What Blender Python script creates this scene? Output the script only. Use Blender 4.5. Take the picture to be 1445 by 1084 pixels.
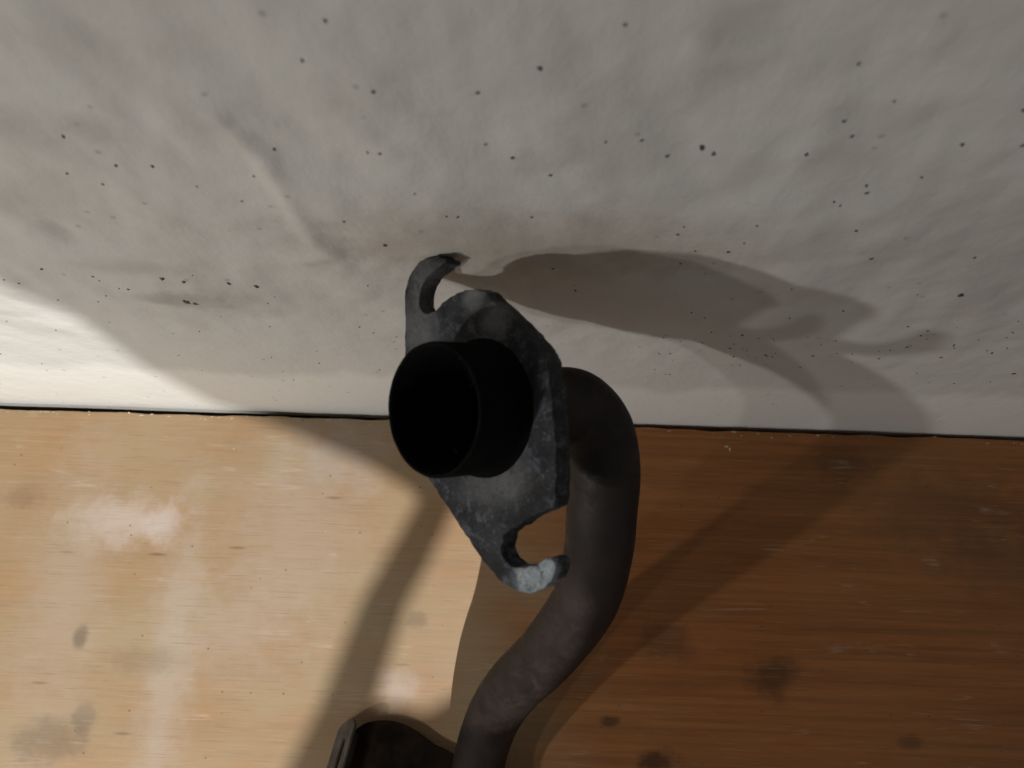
import bpy, bmesh, math, random
from mathutils import Vector, noise
S = bpy.context.scene
for o in list(bpy.data.objects): bpy.data.objects.remove(o)
COL = S.collection
rnd = random.Random(7)

# ------------------------------------------------------------------ camera
TH = math.radians(17); RO = math.radians(1.98); F = 1100.0
CAM = Vector((0, -0.16556, 0.64011))
FWD = Vector((0, math.sin(TH), -math.cos(TH))); UP0 = Vector((0, math.cos(TH), math.sin(TH))); R0 = Vector((1, 0, 0))
RI = R0*math.cos(RO) + UP0*math.sin(RO); UP = UP0*math.cos(RO) - R0*math.sin(RO)
cd = bpy.data.cameras.new('camera'); cam = bpy.data.objects.new('camera', cd); COL.objects.link(cam)
from mathutils import Matrix
M = Matrix((( RI.x, UP.x, -FWD.x, CAM.x), (RI.y, UP.y, -FWD.y, CAM.y), (RI.z, UP.z, -FWD.z, CAM.z), (0, 0, 0, 1)))
cam.matrix_world = M
cd.sensor_width = 36; cd.lens = 36*F/1445; cd.clip_start = 0.01; cd.clip_end = 50
cd.dof.use_dof = True; cd.dof.focus_distance = 0.50; cd.dof.aperture_fstop = 11.0
S.camera = cam

# ------------------------------------------------------------------ light
w = bpy.data.worlds.new('World'); S.world = w; w.use_nodes = True
bg = w.node_tree.nodes['Background']; bg.inputs[0].default_value = (1.0, 0.975, 0.93, 1); bg.inputs[1].default_value = 0.225
S.view_settings.view_transform = 'Standard'; S.view_settings.look = 'None'
S.view_settings.exposure = 0.0; S.view_settings.gamma = 1.0; S.view_settings.use_curve_mapping = False

def lamp(name, kind, loc, energy, color, radius, target=None, size=None, blend=0.2):
    l = bpy.data.lights.new(name, kind); l.energy = energy; l.color = color; l.shadow_soft_size = radius
    o = bpy.data.objects.new(name, l); COL.objects.link(o); o.location = loc
    if kind == 'SPOT': l.spot_size = size; l.spot_blend = blend
    if target is not None: o.rotation_euler = (Vector(target)-Vector(loc)).to_track_quat('-Z', 'Y').to_euler()
    return o
LC = Vector((0.33, -0.58, 1.46))                     # overhead lamp, its light cut by an added mask
HOOK = Vector((0.018, -0.1475, 0.3123)); BD = Vector((0.229, 0.1475, -0.091)).normalized()
lamp('corner_lamp', 'SPOT', LC, 148, (0.98, 0.97, 0.94), 0.005, (-0.25, -0.15, 0), math.radians(52), 0.05)
B1 = HOOK - BD*0.80
lamp('room_lamp', 'POINT', B1, 8.6, (1.0, 0.975, 0.93), 0.014)
B2 = HOOK - (Vector((0.168, 0.0, 0.238)) - HOOK).normalized()*0.85
lamp('room_lamp', 'POINT', B2, 3.4, (1.0, 0.975, 0.93), 0.016)

# ------------------------------------------------------------------ helpers
def ray(x, y): return RI*((x-722.5)/F) + UP*((542-y)/F) + FWD
def at(x, y, d): return CAM + ray(x, y)*d
def on_floor(x, y, z=0.0): r = ray(x, y); return CAM + r*((z-CAM.z)/r.z)
def on_wall(x, y): r = ray(x, y); return CAM + r*(-CAM.y/r.y)
def link(name, me, mat, parent=None, smooth=True):
    o = bpy.data.objects.new(name, me); COL.objects.link(o)
    if mat: me.materials.append(mat)
    if smooth: me.polygons.foreach_set('use_smooth', [True]*len(me.polygons))
    if parent: o.parent = parent; o.matrix_parent_inverse = parent.matrix_world.inverted()
    return o
def tag(o, label, cat, kind=None):
    if label: o['label'] = label
    if cat: o['category'] = cat
    if kind: o['kind'] = kind
    return o
def catmull(P, sub=6, closed=True):
    n = len(P); out = []
    for i in range(n if closed else n-1):
        g = (lambda k: P[k % n]) if closed else (lambda k: P[min(max(k, 0), n-1)])
        a, b, c, d = g(i-1), g(i), g(i+1), g(i+2)
        for s in range(sub):
            t = s/sub
            out.append(0.5*((2*b) + (c-a)*t + (2*a-5*b+4*c-d)*t*t + (3*b-a-3*c+d)*t**3))
    if not closed: out.append(P[-1])
    return out

# node helper
class N:
    def __init__(s, name):
        s.m = bpy.data.materials.new(name); s.m.use_nodes = True; s.t = s.m.node_tree
        s.b = s.t.nodes['Principled BSDF']
    def n(s, ty, **k):
        nd = s.t.nodes.new(ty)
        for a, v in k.items(): setattr(nd, a, v)
        return nd
    def l(s, a, b): s.t.links.new(a, b)
    def co(s):
        return s.n('ShaderNodeTexCoord').outputs['Object']
    def mapping(s, scale=(1, 1, 1), rot=(0, 0, 0), loc=(0, 0, 0)):
        mp = s.n('ShaderNodeMapping'); mp.inputs['Scale'].default_value = scale
        mp.inputs['Rotation'].default_value = rot; mp.inputs['Location'].default_value = loc
        s.l(s.co(), mp.inputs['Vector']); return mp.outputs[0]
    def noise(s, scale, vec=None, detail=4, rough=0.55, dist=0.0):
        nd = s.n('ShaderNodeTexNoise'); nd.inputs['Scale'].default_value = scale; nd.inputs['Detail'].default_value = detail
        nd.inputs['Roughness'].default_value = rough; nd.inputs['Distortion'].default_value = dist
        s.l(vec if vec is not None else s.co(), nd.inputs['Vector']); return nd.outputs['Fac']
    def ramp(s, fac, stops):
        r = s.n('ShaderNodeValToRGB'); e = r.color_ramp.elements
        while len(e) < len(stops): e.new(0.5)
        for k, (p, c) in enumerate(stops):
            e[k].position = p; e[k].color = (c, c, c, 1) if not isinstance(c, tuple) else (*c, 1)
        s.l(fac, r.inputs[0]); return r.outputs[0]
    def mix(s, fac, a, b, mode='MIX'):
        m = s.n('ShaderNodeMix', data_type='RGBA', blend_type=mode)
        for sock, v in ((m.inputs[0], fac), (m.inputs[6], a), (m.inputs[7], b)):
            if isinstance(v, (int, float)): sock.default_value = v
            elif isinstance(v, tuple): sock.default_value = (*v, 1)
            else: s.l(v, sock)
        return m.outputs[2]
    def math(s, op, a, b=0.0, clamp=False):
        m = s.n('ShaderNodeMath', operation=op, use_clamp=clamp)
        for sock, v in ((m.inputs[0], a), (m.inputs[1], b)):
            if isinstance(v, (int, float)): sock.default_value = v
            else: s.l(v, sock)
        return m.outputs[0]
    def sep(s, vec=None):
        x = s.n('ShaderNodeSeparateXYZ'); s.l(vec if vec is not None else s.co(), x.inputs[0]); return x.outputs
    def spot(s, p, rad, soft=0.4, warp=None, sc=(1, 1, 1)):
        """mask: 1 inside a blotch of radius rad at p (metres), irregular rim"""
        mp = s.mapping(scale=sc, loc=(-p[0]*sc[0], -p[1]*sc[1], -p[2]*sc[2]))
        v = s.n('ShaderNodeVectorMath', operation='LENGTH'); s.l(mp, v.inputs[0])
        d = v.outputs['Value']
        if warp is not None: d = s.math('ADD', d, s.math('MULTIPLY', s.math('SUBTRACT', warp, 0.5), rad*2.6))
        mr = s.n('ShaderNodeMapRange'); mr.interpolation_type = 'SMOOTHSTEP'
        s.l(d, mr.inputs[0]); mr.inputs[1].default_value = rad*(1+soft); mr.inputs[2].default_value = rad*(1-soft)
        mr.inputs[3].default_value = 0; mr.inputs[4].default_value = 1
        return mr.outputs[0]
    def bump(s, h, strength, dist, normal=None):
        b = s.n('ShaderNodeBump'); b.inputs['Strength'].default_value = strength; b.inputs['Distance'].default_value = dist
        s.l(h, b.inputs['Height'])
        if normal is not None: s.l(normal, b.inputs['Normal'])
        return b.outputs[0]
    def set(s, **k):
        for a, v in k.items():
            sock = s.b.inputs[a.replace('_', ' ')]
            if isinstance(v, (int, float)): sock.default_value = v
            elif isinstance(v, tuple): sock.default_value = (*v, 1)
            else: s.l(v, sock)
        return s.m

# ------------------------------------------------------------------ materials
def mat_wall():
    k = N('old_white_wall_paint')
    fine = k.noise(160, detail=6, rough=0.6); mid = k.noise(22, detail=5); big = k.noise(6, detail=3)
    col = k.mix(k.ramp(big, [(0.35, 0.0), (0.7, 1.0)]), (0.455, 0.445, 0.425), (0.575, 0.57, 0.55))
    col = k.mix(k.ramp(mid, [(0.52, 0.0), (0.72, 0.5)]), col, (0.41, 0.395, 0.37))
    # a later, whiter coat along the foot of the wall, with a brushed wavy rim
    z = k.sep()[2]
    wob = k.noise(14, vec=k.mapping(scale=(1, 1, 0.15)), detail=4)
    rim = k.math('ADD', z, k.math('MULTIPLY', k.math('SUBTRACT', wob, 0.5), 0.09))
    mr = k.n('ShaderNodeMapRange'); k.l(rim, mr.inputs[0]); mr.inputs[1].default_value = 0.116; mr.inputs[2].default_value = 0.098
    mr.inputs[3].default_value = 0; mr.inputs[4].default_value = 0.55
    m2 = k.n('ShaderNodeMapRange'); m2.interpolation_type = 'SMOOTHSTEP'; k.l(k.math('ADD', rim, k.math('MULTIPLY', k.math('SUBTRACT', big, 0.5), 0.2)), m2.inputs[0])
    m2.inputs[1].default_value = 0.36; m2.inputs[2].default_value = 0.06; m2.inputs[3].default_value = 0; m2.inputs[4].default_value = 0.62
    col = k.mix(m2.outputs[0], col, (0.80, 0.795, 0.765))     # height shading painted in: wall tone lightens towards the foot
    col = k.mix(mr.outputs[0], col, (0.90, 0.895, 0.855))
    # two soft brownish smudges beside the upper hook
    wp = k.noise(60, detail=7, rough=0.65)
    p = on_wall(700, 350); m1 = k.spot(p, 0.040, 0.8, wp, (0.55, 1, 1.5))
    col = k.mix(k.math('MULTIPLY', m1, 0.45), col, (0.33, 0.26, 0.20))
    p = on_wall(850, 345); m1 = k.spot(p, 0.05, 0.8, wp, (0.6, 1, 2.2))
    col = k.mix(k.math('MULTIPLY', m1, 0.40), col, (0.36, 0.33, 0.29))
    for (x, y, r, s, st) in [(268, 418, .014, (.55, 1, 1.4), .55), (130, 182, .006, (.8, 1, .8), .5), (75, 325, .006, (1, 1, .6), .5),
                             (280, 160, .011, (1, 1, 1), .35), (30, 180, .010, (1, 1, 1), .3), (180, 372, .012, (.5, 1, 2), .3),
                             (1050, 45, .010, (1, 1, .5), .35), (100, 60, .012, (1, 1, .7), .3), (1190, 170, .006, (1, 1, .6), .3), (340, 420, .02, (.5, 1, 1), .25), (1380, 420, .012, (1, 1, 1), .2)]:
        col = k.mix(k.math('MULTIPLY', k.spot(on_wall(x, y), r, 0.8, wp, s), st*0.62), col, (0.16, 0.155, 0.145))
    # sparse tiny pinholes
    vo = k.n('ShaderNodeTexVoronoi'); vo.inputs['Scale'].default_value = 95; k.l(k.co(), vo.inputs['Vector'])
    pick = k.sep(vo.outputs['Color'])[0]
    pin = k.math('MULTIPLY', k.ramp(vo.outputs['Distance'], [(0.07, 1.0), (0.15, 0.0)]), k.math('GREATER_THAN', pick, 0.80))
    col = k.mix(k.math('MULTIPLY', pin, 0.5), col, (0.22, 0.21, 0.20))
    nb = k.bump(mid, 0.25, 0.004); tooth = k.noise(70, vec=k.mapping(scale=(1.3, 1, 0.7), rot=(0, 0.5, 0)), detail=7, rough=0.62)
    nb = k.bump(fine, 0.25, 0.0012, nb); nb = k.bump(tooth, 0.28, 0.0022, nb)
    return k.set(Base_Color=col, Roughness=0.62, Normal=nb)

def mat_wood():
    k = N('worn_varnished_wood')
    g1 = k.noise(60, vec=k.mapping(scale=(0.05, 1.0, 1)), detail=6, rough=0.65)
    g2 = k.noise(240, vec=k.mapping(scale=(0.02, 1.0, 1)), detail=5, rough=0.7)
    big = k.noise(7, vec=k.mapping(scale=(0.6, 1.3, 1)), detail=3)
    wp = k.noise(55, detail=7, rough=0.65)
    col = k.mix(k.ramp(g1, [(0.33, 0.0), (0.68, 1.0)]), (0.200, 0.066, 0.0165), (0.290, 0.108, 0.031))
    col = k.mix(k.ramp(g2, [(0.40, 0.38), (0.54, 0.0)]), col, (0.085, 0.036, 0.013))
    col = k.mix(k.ramp(big, [(0.42, 0.0), (0.75, 0.5)]), col, (0.24, 0.115, 0.042))
    # pale scuffed dusty film, also carrying the left side's lit tone
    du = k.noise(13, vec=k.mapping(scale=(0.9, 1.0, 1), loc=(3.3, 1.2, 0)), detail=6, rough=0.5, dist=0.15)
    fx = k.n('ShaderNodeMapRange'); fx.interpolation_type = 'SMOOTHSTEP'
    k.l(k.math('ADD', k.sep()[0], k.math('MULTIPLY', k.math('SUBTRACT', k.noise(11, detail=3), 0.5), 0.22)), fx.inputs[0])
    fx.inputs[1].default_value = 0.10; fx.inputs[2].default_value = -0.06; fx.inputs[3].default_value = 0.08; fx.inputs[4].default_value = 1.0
    dust_light = k.math('MULTIPLY', k.ramp(du, [(0.34, 0.62), (0.68, 0.92)]), fx.outputs[0])   # dusty film; washed-out lit tone painted in left of the pipe
    col = k.mix(dust_light, col, (0.240, 0.186, 0.114))
    for (x, y, r, s, st, c) in [(170, 735, .028, (.8, 1.7, 1), .75, (0.347, 0.291, 0.252)), (235, 735, .012, (1, .8, 1), .5, (0.370, 0.325, 0.297)),
                                (240, 940, .055, (3.6, .5, 1), .6, (0.291, 0.241, 0.196)), (330, 890, .035, (1, 1, 1), .4, (0.280, 0.224, 0.179)),
                                (420, 750, .05, (1.2, .8, 1), .45, (0.280, 0.224, 0.179)), (90, 850, .06, (2.2, .6, 1), .4, (0.280, 0.230, 0.185)),
                                (480, 640, .03, (.9, 1.1, 1), .45, (0.252, 0.224, 0.202)), (560, 975, .012, (1, 1, 1), .5, (0.336, 0.280, 0.258)),
                                (70, 1045, .016, (.6, 1.2, 1), .7, (0.090, 0.063, 0.042)), (30, 702, .012, (.6, 1.5, 1), .5, (0.120, 0.066, 0.036)),
                                (113, 897, .006, (1.3, .7, 1), .75, (0.054, 0.042, 0.030)), (120, 1015, .008, (1, .8, 1), .5, (0.072, 0.054, 0.042)),
                                (200, 930, .014, (.5, 1.6, 1), .45, (0.120, 0.072, 0.039)), (590, 875, .006, (.8, 1, 1), .6, (0.072, 0.051, 0.036)),
                                (1090, 955, .014, (.9, 1, 1), .8, (0.030, 0.018, 0.011)), (930, 1075, .009, (.7, 1.2, 1), .95, (0.012, 0.007, 0.007)),
                                (860, 1018, .004, (.6, 1.2, 1), .9, (0.018, 0.012, 0.010)), (940, 905, .014, (.7, 1.2, 1), .6, (0.042, 0.027, 0.017)),
                                (1350, 725, .04, (.6, 1.4, 1), .45, (0.060, 0.042, 0.027)), (1285, 1047, .006, (.6, 1.2, 1), .6, (0.024, 0.015, 0.011)),
                                (1190, 655, .014, (.7, 1, 1), .5, (0.054, 0.036, 0.024)), (1440, 790, .03, (.5, 1.2, 1), .4, (0.060, 0.042, 0.027))]:
        col = k.mix(k.math('MULTIPLY', k.spot(on_floor(x, y), r, 0.85 if c[0] > 0.2 else 0.6, wp, s), st*(1.0 if c[0] > 0.2 else 0.7)), col, c)
    # short dark ticks along the grain, fine grit
    v = k.n('ShaderNodeTexVoronoi'); v.inputs['Scale'].default_value = 90; k.l(k.mapping(scale=(0.16, 1.0, 1)), v.inputs['Vector'])
    tick = k.math('MULTIPLY', k.ramp(v.outputs['Distance'], [(0.05, 1.0), (0.13, 0.0)]), k.math('GREATER_THAN', k.sep(v.outputs['Color'])[0], 0.89))
    col = k.mix(k.math('MULTIPLY', tick, 0.45), col, (0.07, 0.04, 0.022))
    v2 = k.n('ShaderNodeTexVoronoi'); v2.inputs['Scale'].default_value = 130; k.l(k.co(), v2.inputs['Vector'])
    grit = k.math('MULTIPLY', k.ramp(v2.outputs['Distance'], [(0.06, 1.0), (0.14, 0.0)]), k.math('GREATER_THAN', k.sep(v2.outputs['Color'])[1], 0.90))
    col = k.mix(k.math('MULTIPLY', grit, 0.7), col, (0.06, 0.045, 0.035))
    g3 = k.noise(900, vec=k.mapping(scale=(0.03, 1.0, 1)), detail=4, rough=0.7)
    col = k.mix(k.ramp(g3, [(0.56, 0.0), (0.70, 0.35)]), col, (0.075, 0.036, 0.016))
    col = k.mix(k.ramp(g3, [(0.30, 0.35), (0.42, 0.0)]), col, (0.33, 0.25, 0.17))
    for sc_, ro_, lo_ in ((55, 1.15, 2.0), (42, -0.35, 7.0), (70, 0.12, 4.0)):
        ws = k.noise(sc_, vec=k.mapping(scale=(0.045, 1.0, 1), rot=(0, 0, ro_), loc=(lo_, lo_, 0)), detail=2, rough=0.4)
        hair = k.ramp(k.math('ABSOLUTE', k.math('SUBTRACT', ws, 0.5)), [(0.0, 1.0), (0.006, 0.0)])
        gate = k.ramp(k.noise(24, vec=k.mapping(loc=(lo_, 0, 0)), detail=3), [(0.56, 0.0), (0.66, 0.45)])
        col = k.mix(k.math('MULTIPLY', hair, gate), col, (0.34, 0.27, 0.20))
    nb = k.bump(g1, 0.12, 0.001); nb = k.bump(g2, 0.14, 0.0005, nb); nb = k.bump(g3, 0.2, 0.0003, nb)
    rg = k.ramp(du, [(0.4, 0.42), (0.65, 0.62)])
    return k.set(Base_Color=col, Roughness=rg, Specular_IOR_Level=0.2, Normal=nb)

def mat_flange():
    k = N('oxidised_cast_iron')
    wp = k.noise(130, detail=8, rough=0.7); mid = k.noise(75, detail=7, rough=0.6, dist=0.3); fine = k.noise(600, detail=4)
    col = k.mix(k.ramp(mid, [(0.38, 0.0), (0.66, 1.0)]), (0.010, 0.0105, 0.012), (0.032, 0.035, 0.040))
    col = k.mix(k.ramp(wp, [(0.53, 0.0), (0.62, 0.85)]), col, (0.080, 0.088, 0.108))
    met = k.ramp(wp, [(0.45, 0.15), (0.7, 0.5)])
    # pale flaked scale on the upper ear, bare bright metal on the lower claw
    for (x, y, r, s, st) in [(592, 470, .011, (1, .7, 1), .45), (598, 395, .009, (1, .8, 1), .35), (668, 420, .006, (1, 1, 1), .55), (700, 450, .007, (1, 1, 1), .5), (720, 665, .010, (.8, 1, 1), .35), (690, 685, .012, (.6, 1.4, 1), .35)]:
        p = plane_pt(x, y) + NRM*0.0005
        col = k.mix(k.math('MULTIPLY', k.spot(p, r, 0.7, wp, s), st), col, (0.20, 0.20, 0.20))
    p = plane_pt(750, 818); q = plane_pt(772, 803)
    bare = k.math('MAXIMUM', k.spot(p, .0086, 0.4, wp, (.75, 1.25, .9)), k.spot(q, .0058, 0.4, wp, (1, 1, 1)))
    bare = k.math('MULTIPLY', bare, k.ramp(wp, [(0.36, 0.35), (0.5, 1.0)]))
    ba = k.mix(k.ramp(fine, [(0.35, 0.0), (0.7, 1.0)]), (0.22, 0.25, 0.27), (0.36, 0.40, 0.42))
    col = k.mix(bare, col, ba)
    grit = k.noise(380, detail=5, rough=0.8)
    col = k.mix(k.math('MULTIPLY', k.ramp(grit, [(0.57, 0.0), (0.64, 0.8)]), k.ramp(mid, [(0.42, 0.15), (0.6, 1.0)])), col, (0.13, 0.14, 0.16))   # flaking scale
    col = k.mix(k.math('MULTIPLY', k.ramp(grit, [(0.34, 0.85), (0.44, 0.0)]), 0.8), col, (0.006, 0.006, 0.007))                                  # pits
    nb = k.bump(mid, 0.7, 0.0014); nb = k.bump(wp, 0.7, 0.0011, nb); nb = k.bump(grit, 0.5, 0.0006, nb)
    return k.set(Base_Color=col, Metallic=0.15, Roughness=0.7, Specular_IOR_Level=0.3, Normal=nb)

def mat_pipe():
    k = N('heat_browned_steel')
    mid = k.noise(38, detail=7, rough=0.6); fine = k.noise(420, detail=6, rough=0.75); pat = k.noise(85, detail=8, rough=0.7, dist=0.4)
    col = k.mix(k.ramp(mid, [(0.35, 0.0), (0.68, 1.0)]), (0.0075, 0.0050, 0.0047), (0.0150, 0.0098, 0.0088))
    col = k.mix(k.ramp(pat, [(0.50, 0.0), (0.72, 0.55)]), col, (0.032, 0.017, 0.0105))     # rust bloom
    col = k.mix(k.ramp(fine, [(0.63, 0.0), (0.72, 0.6)]), col, (0.055, 0.040, 0.032))     # pale fly specks and scratches
    nb = k.bump(pat, 0.35, 0.0006); nb = k.bump(fine, 0.4, 0.0004, nb)
    return k.set(Base_Color=col, Metallic=0.0, Specular_IOR_Level=0.3, Roughness=k.ramp(pat, [(0.3, 0.45), (0.7, 0.8)]), Normal=nb)

def mat_plain(name, c, rough=0.8, metal=0.0, var=0.4, scale=80):
    k = N(name); f = k.noise(scale, detail=5)
    col = k.mix(k.ramp(f, [(0.3, 0.0), (0.75, 1.0)]), tuple(x*(1-var) for x in c), tuple(x*(1+var) for x in c))
    return k.set(Base_Color=col, Roughness=rough, Metallic=metal, Specular_IOR_Level=0.05 if rough > 0.9 else 0.4, Normal=k.bump(f, 0.2, 0.0006))

PHI = math.radians(42); NRM = (-RI*math.sin(PHI) - FWD*math.cos(PHI)).normalized()
C0 = at(678, 576, 0.345)                              # middle of the flange face
def plane_pt(x, y, off=0.0):
    r = ray(x, y); o = C0 + NRM*off
    return CAM + r*((o-CAM).dot(NRM)/r.dot(NRM))

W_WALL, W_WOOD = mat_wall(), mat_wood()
M_FL, M_PIPE = mat_flange(), mat_pipe()
M_SOOT = mat_plain('black_soot', (0.0042, 0.0042, 0.0042), 0.95)
M_DARK = mat_plain('dark_gap_dirt', (0.012, 0.009, 0.007), 0.95)

# ------------------------------------------------------------------ wall and floor
def grid(x0, x1, nx, v0, v1, nv, fn):
    vs = [fn(x0+(x1-x0)*i/nx, v0+(v1-v0)*j/nv) for j in range(nv+1) for i in range(nx+1)]
    fs = [(j*(nx+1)+i, j*(nx+1)+i+1, (j+1)*(nx+1)+i+1, (j+1)*(nx+1)+i) for j in range(nv) for i in range(nx)]
    me = bpy.data.meshes.new('sheet'); me.from_pydata(vs, [], fs); me.update(); return me
RIDGE = [on_wall(*p) for p in [(305, 160), (345, 195), (372, 218), (390, 252), (408, 285), (425, 315), (448, 345), (470, 358), (430, 366)]]
def seg_d(x, z, a, b):
    ax, az, bx, bz = a.x, a.z, b.x, b.z; dx, dz = bx-ax, bz-az
    t = max(0, min(1, ((x-ax)*dx+(z-az)*dz)/(dx*dx+dz*dz+1e-12))); return math.hypot(x-ax-t*dx, z-az-t*dz)
def wall_b(x, z):
    k = min(1.0, max(0.0, (z-0.10)/0.14))             # rough plaster above, smooth coat at the foot
    b = noise.noise(Vector((x*9, z*9, 1.3)))*(0.0006+0.0020*k) + noise.noise(Vector((x*26+z*10, z*17, 4.1)))*0.0022*k
    b += noise.noise(Vector((x*60, z*45, 9.7)))*0.0010*k + noise.noise(Vector((x*110, z*90, 3.7)))*0.0004*k
    kx = max(0.0, min(1.0, (x-0.0)/0.06))*max(0, min(1, (z-0.2)/0.05)); b += noise.noise(Vector((x*34+z*22, z*30-x*14, 2.2)))*0.0016*k*kx
    if -0.2 < x < 0.0 and 0.2 < z < 0.46:
        d = min(seg_d(x, z, RIDGE[i], RIDGE[i+1]) for i in range(len(RIDGE)-1)); b += 0.0017*math.exp(-(d/0.0045)**2)
    return b
BH = wall_b(-0.0365, 0.2965)
def wall_y(x, z):
    k = min(1.0, max(0.0, (z-0.10)/0.14)); return -(wall_b(x, z) - BH*k) - 0.0004*k
me = grid(-0.7, 0.7, 540, 0, 1, 270, lambda x, v: (lambda z: (x, wall_y(x, z), z))(-0.03 + (0.63*v/0.93 if v < 0.93 else 0.63 + (v-0.93)*16.0)))
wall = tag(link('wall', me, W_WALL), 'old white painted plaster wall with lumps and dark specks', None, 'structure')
def speck_mesh(items, fn, thick):
    bm = bmesh.new()
    for (c, r, asp, ang) in items:
        n = 9; top = []
        rim = []
        for i in range(n):
            a = 2*math.pi*i/n; rr = r*rnd.uniform(0.4, 1.35)
            u, v = rr*asp*math.cos(a), rr*math.sin(a)
            u, v = u*math.cos(ang)-v*math.sin(ang), u*math.sin(ang)+v*math.cos(ang)
            rim.append(bm.verts.new(fn(c, u, v, 0))); top.append(bm.verts.new(fn(c, u*0.6, v*0.6, thick*rnd.uniform(0.6, 1.2))))
        for i in range(n): bm.faces.new((rim[i], rim[(i+1) % n], top[(i+1) % n], top[i]))
        bm.faces.new(top)
    me = bpy.data.meshes.new('specks'); bm.to_mesh(me); bm.free(); return me
SP = [(528, 119, 5), (674, 127, 3.4), (762, 88, 4.2), (882, 34, 4.6), (460, 20, 4), (428, 76, 4), (519, 212, 3), (536, 212, 3), (685, 206, 2.8), (723, 223, 3.6),
      (777, 249, 2.8), (585, 273, 2.2), (544, 347, 4.6), (485, 313, 2.8), (388, 208, 3), (358, 248, 3), (341, 287, 2), (278, 262, 2), (215, 234, 3), (95, 243, 3), (145, 258, 2.5), (89, 192, 3.5), (164, 231, 3),
      (630, 302, 2), (646, 304, 2.4), (750, 309, 2.6), (854, 197, 3), (906, 197, 4), (942, 224, 5), (990, 212, 6), (1007, 218, 4), (1138, 215, 4), (1191, 172, 3.6), (1202, 192, 3.8), (1212, 90, 3.4), (1262, 142, 3),
      (1222, 262, 3.2), (1223, 271, 3.2), (1177, 285, 3), (1186, 290, 2.5), (1208, 325, 3), (1357, 201, 4), (1442, 200, 4), (1442, 148, 4), (1300, 247, 3), (1068, 317, 2.6), (956, 332, 2.4), (965, 320, 2), (1050, 342, 2.2), (1028, 354, 2.8), (981, 356, 2.2),
      (1356, 416, 5.5), (1230, 366, 3), (1376, 367, 3), (260, 391, 4), (230, 386, 5), (265, 420, 7), (276, 422, 5), (323, 397, 3.5), (362, 403, 4), (60, 375, 3), (132, 387, 2.5), (182, 402, 2.5),
      (1047, 470, 2.4), (1030, 488, 2), (1035, 500, 2.2), (1090, 501, 2), (1004, 466, 2), (1082, 500, 2), (1147, 502, 2.5), (1190, 441, 2), (960, 373, 2), (945, 527, 2), (780, 375, 2.6), (812, 410, 2.4), (1280, 490, 2), (1400, 498, 2.4), (1430, 525, 3), (1345, 486, 2)]
items = []
for (x, y, r) in SP:
    p = on_wall(x, y); d = (p-CAM).dot(FWD); items.append((p, r*d/F*0.95, rnd.uniform(0.9, 1.3), rnd.uniform(0, 3)))
for i in range(90):                                   # finer spatter low on the wall
    p = on_wall(rnd.uniform(900, 1445), rnd.gauss(490, 28)) if i < 60 else on_wall(rnd.uniform(0, 560), rnd.uniform(380, 540))
    if p.z > 0.01: items.append((p, rnd.uniform(0.0003, 0.0007), rnd.uniform(0.8, 1.6), rnd.uniform(0, 3)))
me = speck_mesh(items, lambda c, u, v, t: (c.x+u, wall_y(c.x+u, c.z+v*1.25)-t-0.00012*(1 if t else -3), c.z+v*1.25), 0.0003)
sp = link('dirt_specks', me, mat_plain('grey_speck', (0.075, 0.072, 0.068), 0.9, 0, 0.6, 120), wall); sp['kind'] = 'stuff'

def edge_y(x): return -0.0044 + 0.0016*noise.noise(Vector((x*9, 0, 3))) + 0.0012*noise.noise(Vector((x*38, 1, 3))) - 0.0075*max(0, -x) - 0.0006*max(0, noise.noise(Vector((x*190, 5, 5))))
def floor_pt(x, v):
    y = -1.2 + (edge_y(x)+1.2)*v; return (x, y, 0.0 if v < 1 else -0.0004)
vrows = [0, .3, .6, .8, .9, .95, .98, .995, .9993, 1]
nx = 700; vs = []; fs = []
for v in vrows:
    for i in range(nx+1):
        vs.append(floor_pt(-1.3+2.6*i/nx, v))
for i in range(nx+1): x = -1.3+2.6*i/nx; vs.append((x, edge_y(x)-0.0002, -0.018))
R_ = len(vrows)+1
fs = [(j*(nx+1)+i, j*(nx+1)+i+1, (j+1)*(nx+1)+i+1, (j+1)*(nx+1)+i) for j in range(R_-1) for i in range(nx)]
me = bpy.data.meshes.new('floor'); me.from_pydata(vs, [], fs); me.update()
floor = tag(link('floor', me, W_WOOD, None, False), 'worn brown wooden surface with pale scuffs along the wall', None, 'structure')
me = grid(-1.3, 1.3, 2, -0.06, 0.006, 1, lambda x, y: (x, y, -0.0175))
link('gap_bottom', me, M_DARK, floor, False)
items = []
for i in range(70):                                   # splinters and crumbs along the cut edge of the wood
    x = rnd.uniform(-0.45, 0.45); items.append((Vector((x, edge_y(x)-abs(rnd.gauss(0.001, 0.002)), 0)), rnd.uniform(0.0003, 0.0008), rnd.uniform(1, 3), rnd.uniform(-0.5, 0.5)))
for (x, y, r) in [(1025, 630, 2.5), (1030, 634, 2.0), (330, 633, 1.2), (460, 750, 1.0)]:
    items.append((on_floor(x, y), r*0.0005, 2.0, rnd.uniform(0, 3)))
me = speck_mesh(items, lambda c, u, v, t: (c.x+u, c.y+v, t-0.00008), 0.0005)
cr = link('wood_crumbs', me, mat_plain('pale_wood_crumb', (0.42, 0.33, 0.24), 0.8), floor); cr['kind'] = 'stuff'

# ------------------------------------------------------------------ exhaust pipe
root = bpy.data.objects.new('exhaust_pipe', None); COL.objects.link(root)
root.location = on_floor(676, 1084); root.empty_display_size = 0.05
bpy.context.view_layer.update()
tag(root, 'rusty dark exhaust pipe with slotted flange, leaning on the white wall', 'exhaust pipe')

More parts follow.
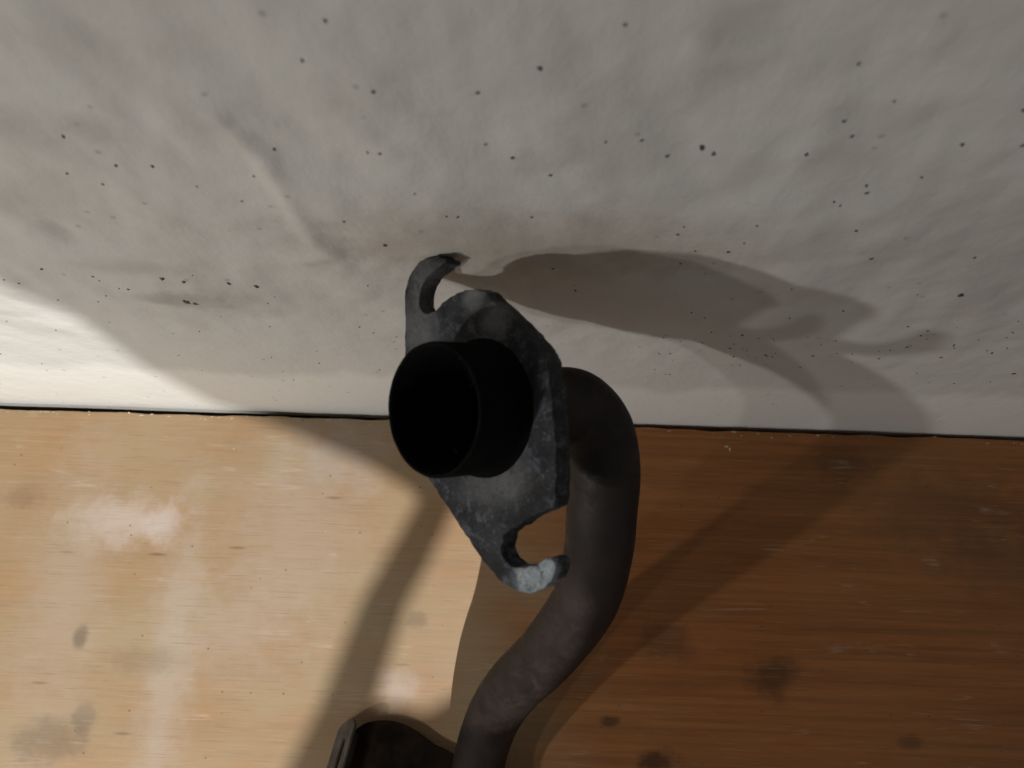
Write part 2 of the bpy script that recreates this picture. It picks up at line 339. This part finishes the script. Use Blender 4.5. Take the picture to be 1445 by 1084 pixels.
EX = RI*math.cos(PHI) - FWD*math.sin(PHI); EX.normalize(); EY = NRM.cross(EX).normalized()   # axes in the flange plane
T = 0.0100
OUT = [(571, 503), (571, 460), (571, 418), (577, 391), (592, 370), (612, 362), (626, 364), (629, 370), (619, 377), (605, 388), (596, 402), (591, 420), (593, 435), (602, 442), (612, 440), (622, 430), (636, 418), (654, 410), (670, 408),
       (684, 412), (702, 430), (735, 461), (755, 483), (770, 507), (776, 540), (781, 590), (784, 640), (784, 690), (781, 713), (770, 721), (757, 726), (745, 732), (732, 741), (717, 749), (709, 762), (708, 778),
       (714, 792), (726, 800), (741, 801), (757, 796), (767, 789), (777, 788), (784, 795), (783, 807), (776, 820), (765, 831), (752, 837), (738, 837), (723, 831), (706, 820), (677, 786), (645, 737), (616, 693), (601, 670), (588, 640), (576, 590), (571, 545)]
def uv(p): d = p-C0; return Vector((d.dot(EX), d.dot(EY), 0))
pts = catmull([uv(plane_pt(*p)) for p in OUT], 8)
pts = [p + Vector((noise.noise(p*260), noise.noise(p*260+Vector((9, 9, 9))), 0))*0.0006 + Vector((noise.noise(p*900), noise.noise(p*900+Vector((9, 9, 9))), 0))*0.0004 for p in pts]
FM = Matrix.Translation(C0 - NRM*(T/2)) @ Matrix(((EX.x, EY.x, NRM.x), (EX.y, EY.y, NRM.y), (EX.z, EY.z, NRM.z))).to_4x4()
def plate_mesh(loops, thick, bevel, M):
    cu = bpy.data.curves.new('c', 'CURVE'); cu.dimensions = '2D'; cu.fill_mode = 'BOTH'; cu.extrude = thick/2-bevel; cu.bevel_depth = bevel; cu.bevel_resolution = 2; cu.offset = -bevel
    for lp in loops:
        s = cu.splines.new('POLY'); s.points.add(len(lp)-1); s.use_cyclic_u = True
        for q, p in zip(s.points, lp): q.co = (p[0], p[1], 0, 1)
    o = bpy.data.objects.new('c', cu); COL.objects.link(o); bpy.context.view_layer.update()
    me = bpy.data.meshes.new_from_object(o.evaluated_get(bpy.context.evaluated_depsgraph_get()))
    bpy.data.objects.remove(o); me.materials.clear(); me.transform(M); return me
RB = 0.0290
hole = [Vector((0.0262*math.cos(2*math.pi*i/64), 0.0262*math.sin(2*math.pi*i/64), 0)) for i in range(64)]
me = plate_mesh([pts, hole], T, 0.0006, FM)
flange = link('flange', me, M_FL, root, True)
try: me.set_sharp_from_angle(angle=math.radians(35))
except Exception: pass
flange['label'] = 'grey cast iron flange with two open bolt slots and a bare bright claw'

def lathe(profile, M, seg=72, jitter=0.0):
    vs = []; fs = []
    for (r, z) in profile:
        for i in range(seg):
            a = 2*math.pi*i/seg; d = 1+jitter*noise.noise(Vector((math.cos(a)*3, math.sin(a)*3, z*300)))
            vs.append(M @ Vector((r*d*math.cos(a), r*d*math.sin(a), z)))
    for j in range(len(profile)-1):
        for i in range(seg): fs.append((j*seg+i, j*seg+(i+1) % seg, (j+1)*seg+(i+1) % seg, (j+1)*seg+i))
    me = bpy.data.meshes.new('lathe'); me.from_pydata(vs, [], fs); me.update(); return me
FM0 = Matrix.Translation(C0) @ FM.to_3x3().to_4x4()
LC_ = 0.0290
collar = link('collar', lathe([(0.0312, -0.001), (0.0306, 0.0010), (0.0294, 0.0022), (0.0288, 0.004), (0.0286, LC_-0.001), (0.0282, LC_), (0.0272, LC_), (0.0268, LC_-0.0008), (0.0262, 0.0), (0.0258, -0.0075), (0.0171, -0.0112)], FM0, jitter=0.012), M_SOOT, root)
collar['label'] = 'soot blackened open collar standing out of the flange'
# swept pipe
PR = 0.0188
ctr = [C0 - NRM*0.0095, C0 - NRM*0.030, C0 - NRM*0.048, at(812, 574, .392), at(842, 607, .400), at(852, 660, .404), at(849, 720, .412), at(843, 785, .425), at(823, 852, .444), at(772, 922, .482), at(722, 972, .518), at(692, 1022, .546)]
e = on_floor(674, 1088, PR); ctr += [e, on_floor(668, 1180, PR), on_floor(680, 1300, PR)]
path = catmull(ctr, 10, False)
def sweep(path, r_out, r_in, seg=48):
    vs = []; fs = []; up = Vector((0, 0, 1)); prev = None; rings = []
    for r in (r_out, r_in):
        prev = None
        for i, p in enumerate(path):
            t = (path[min(i+1, len(path)-1)] - path[max(i-1, 0)]).normalized()
            a = (prev - t*prev.dot(t)).normalized() if prev else t.orthogonal().normalized()
            prev = a; b = t.cross(a)
            for k in range(seg):
                an = 2*math.pi*k/seg; d = r*(1+0.006*noise.noise(p*60+Vector((math.cos(an), math.sin(an), 0))))
                vs.append(p + a*(d*math.cos(an)) + b*(d*math.sin(an)))
    n = len(path)
    for s in range(2):
        o = s*n*seg
        for i in range(n-1):
            for k in range(seg):
                f = (o+i*seg+k, o+i*seg+(k+1) % seg, o+(i+1)*seg+(k+1) % seg, o+(i+1)*seg+k); fs.append(f if s == 0 else f[::-1])
    for e_ in (0, n-1):
        for k in range(seg): fs.append((e_*seg+k, e_*seg+(k+1) % seg, n*seg+e_*seg+(k+1) % seg, n*seg+e_*seg+k))
    me = bpy.data.meshes.new('pipe'); me.from_pydata(vs, [], fs); me.update(); return me
me = sweep(path, PR, PR-0.0016); pipe = link('pipe', me, M_PIPE, root); me.materials.append(M_SOOT)
nf = (len(path)-1)*48
for i, p in enumerate(me.polygons):
    if i >= nf: p.material_index = 1
pipe['label'] = 'bent heat-browned steel pipe behind the flange'
# weld bead where the pipe meets the back of the flange
bead = [C0 - NRM*(T+0.0045) + (EX*math.cos(a)+EY*math.sin(a))*(PR+0.0016) for a in [2*math.pi*i/60 for i in range(61)]]
link('weld_bead', sweep(bead, 0.0028, 0.001, 12), M_PIPE, root)

# dark bracket plate, coloured and shaped as floor shade; grey lip with a slot
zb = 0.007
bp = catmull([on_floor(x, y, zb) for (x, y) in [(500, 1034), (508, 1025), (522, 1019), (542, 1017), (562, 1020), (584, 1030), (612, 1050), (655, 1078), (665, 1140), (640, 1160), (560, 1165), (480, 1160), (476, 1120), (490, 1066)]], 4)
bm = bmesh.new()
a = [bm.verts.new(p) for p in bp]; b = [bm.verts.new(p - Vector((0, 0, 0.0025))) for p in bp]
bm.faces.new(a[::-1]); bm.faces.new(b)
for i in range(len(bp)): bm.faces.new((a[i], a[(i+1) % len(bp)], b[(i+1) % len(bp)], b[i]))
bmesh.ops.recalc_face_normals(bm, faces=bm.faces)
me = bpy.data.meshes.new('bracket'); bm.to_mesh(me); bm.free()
br = link('bracket_shade', me, mat_plain('dark_bracket_shade', (0.010, 0.0068, 0.0046), 0.92, 0.0, 0.6), root, False)
br['label'] = 'dark bracket plate coloured as the shade beside the pipe, with a slotted grey lip'
# lip: sloping plate from the plate's left edge down to the floor
zb = 0.022; A = on_floor(504, 1016, zb); Bp = on_floor(464, 1150, zb)
dl = (Bp-A); L_ = dl.length; dl.normalize(); side = Vector((dl.y, -dl.x, 0)); side = side if side.x < 0 else -side
dn = (side*0.55 + Vector((0, 0, -0.9))).normalized(); Hh = (zb+0.001)/0.9*dn.length*1.0
Hh = (zb+0.001)/-dn.z
nl = dl.cross(dn).normalized(); nl = nl if nl.x < 0 else -nl
LM = Matrix.Translation(A) @ Matrix(((dl.x, dn.x, nl.x), (dl.y, dn.y, nl.y), (dl.z, dn.z, nl.z))).to_4x4()
outl = [(0.004, 0.000), (L_, 0), (L_, Hh), (0.014, Hh), (0.008, Hh*.8), (0.003, Hh*.5), (0.0005, Hh*.2)]
slot = [(0.014+0.005*math.cos(q)*(1 if True else 1) if False else 0, 0) for q in (0,)]
s0, s1, sh, sc = 0.0155, 0.043, Hh*0.14, Hh*0.42
slot = [(s0+sh*(1-math.sin(q)), sc+sh*math.cos(q)) for q in [math.pi*i/10 for i in range(11)]] 
slot = [(s0+sh-sh*math.sin(math.pi*i/10), sc+sh*math.cos(math.pi*i/10)) for i in range(11)] + [(s1-sh+sh*math.sin(math.pi*i/10), sc-sh*math.cos(math.pi*i/10)) for i in range(11)]
me = plate_mesh([outl, slot], 0.0022, 0.0004, LM)
lip = link('slotted_lip', me, mat_plain('worn_grey_steel', (0.065, 0.056, 0.045), 0.65, 0.2, 0.6), br, False)

# ------------------------------------------------------------------ added mask, unseen above the corner; its cutouts shape light and shade band
lroot = bpy.data.objects.new('light_mask', None); COL.objects.link(lroot); lroot.location = LC; bpy.context.view_layer.update()
tag(lroot, 'added unseen cut-out plate that shapes the light on the corner', 'light mask')
M_MASK = mat_plain('black_mask_metal', (0.02, 0.02, 0.02), 0.8)
ZM = 0.95
def proj(p): d = p-LC; return LC + d*((ZM-LC.z)/d.z)
BAND = True
main = [on_wall(0, 400) + Vector((-0.01, 0, 0.25)), on_wall(0, 400), on_wall(100, 442), on_wall(200, 515), on_wall(300, 568), on_floor(420, 612), on_floor(520, 655), on_floor(578, 690),
        on_floor(592, 708), on_floor(558, 770), on_floor(512, 850), on_floor(452, 1000), on_floor(408, 1084), on_floor(370, 1180), Vector((-0.7, -0.45, 0)), Vector((-0.9, 0, 0.0)), Vector((-0.9, 0, 0.5))]
patch = [on_floor(640, 712), on_floor(605, 790), on_floor(572, 850), on_floor(540, 950), on_floor(525, 996), on_floor(560, 994), on_floor(602, 1006), on_floor(700, 950), on_floor(715, 830), on_floor(715, 740), on_floor(680, 690)]
loops = [[(q.x, q.y) for q in (proj(p) for p in lp)] for lp in (main, patch)]
xs = [q[0] for l in loops for q in l]; ys = [q[1] for l in loops for q in l]
rect = [(min(xs)-0.30, min(ys)-0.30), (max(xs)+0.30, min(ys)-0.30), (max(xs)+0.30, 0.004), (min(xs)-0.30, 0.004)]
me = plate_mesh([rect]+loops, 0.004, 0.0003, Matrix.Translation((0, 0, ZM)))
link('light_mask_plate', me, M_MASK, lroot, False)
HM = Matrix.Translation(LC)
link('mask_housing', lathe([(0.0, 0.09), (0.03, 0.085), (0.045, 0.06), (0.05, 0.0), (0.06, -0.02), (0.058, -0.02), (0.047, 0.0), (0.042, 0.055), (0.0, 0.075)], HM, 40), M_MASK, lroot)  # made-up housing around the light, out of view
for (dx, dy) in ((0.07, -0.02), (-0.0, 0.075)):  # added posts that hold the mask
    p0 = LC + Vector((dx*0.8, dy*0.8, 0.0)); p1 = Vector((LC.x+dx*1.5, LC.y+dy*1.5, ZM))
    link('mask_post', sweep([p0, (p0+p1)/2, p1], 0.006, 0.003, 12), M_MASK, lroot)
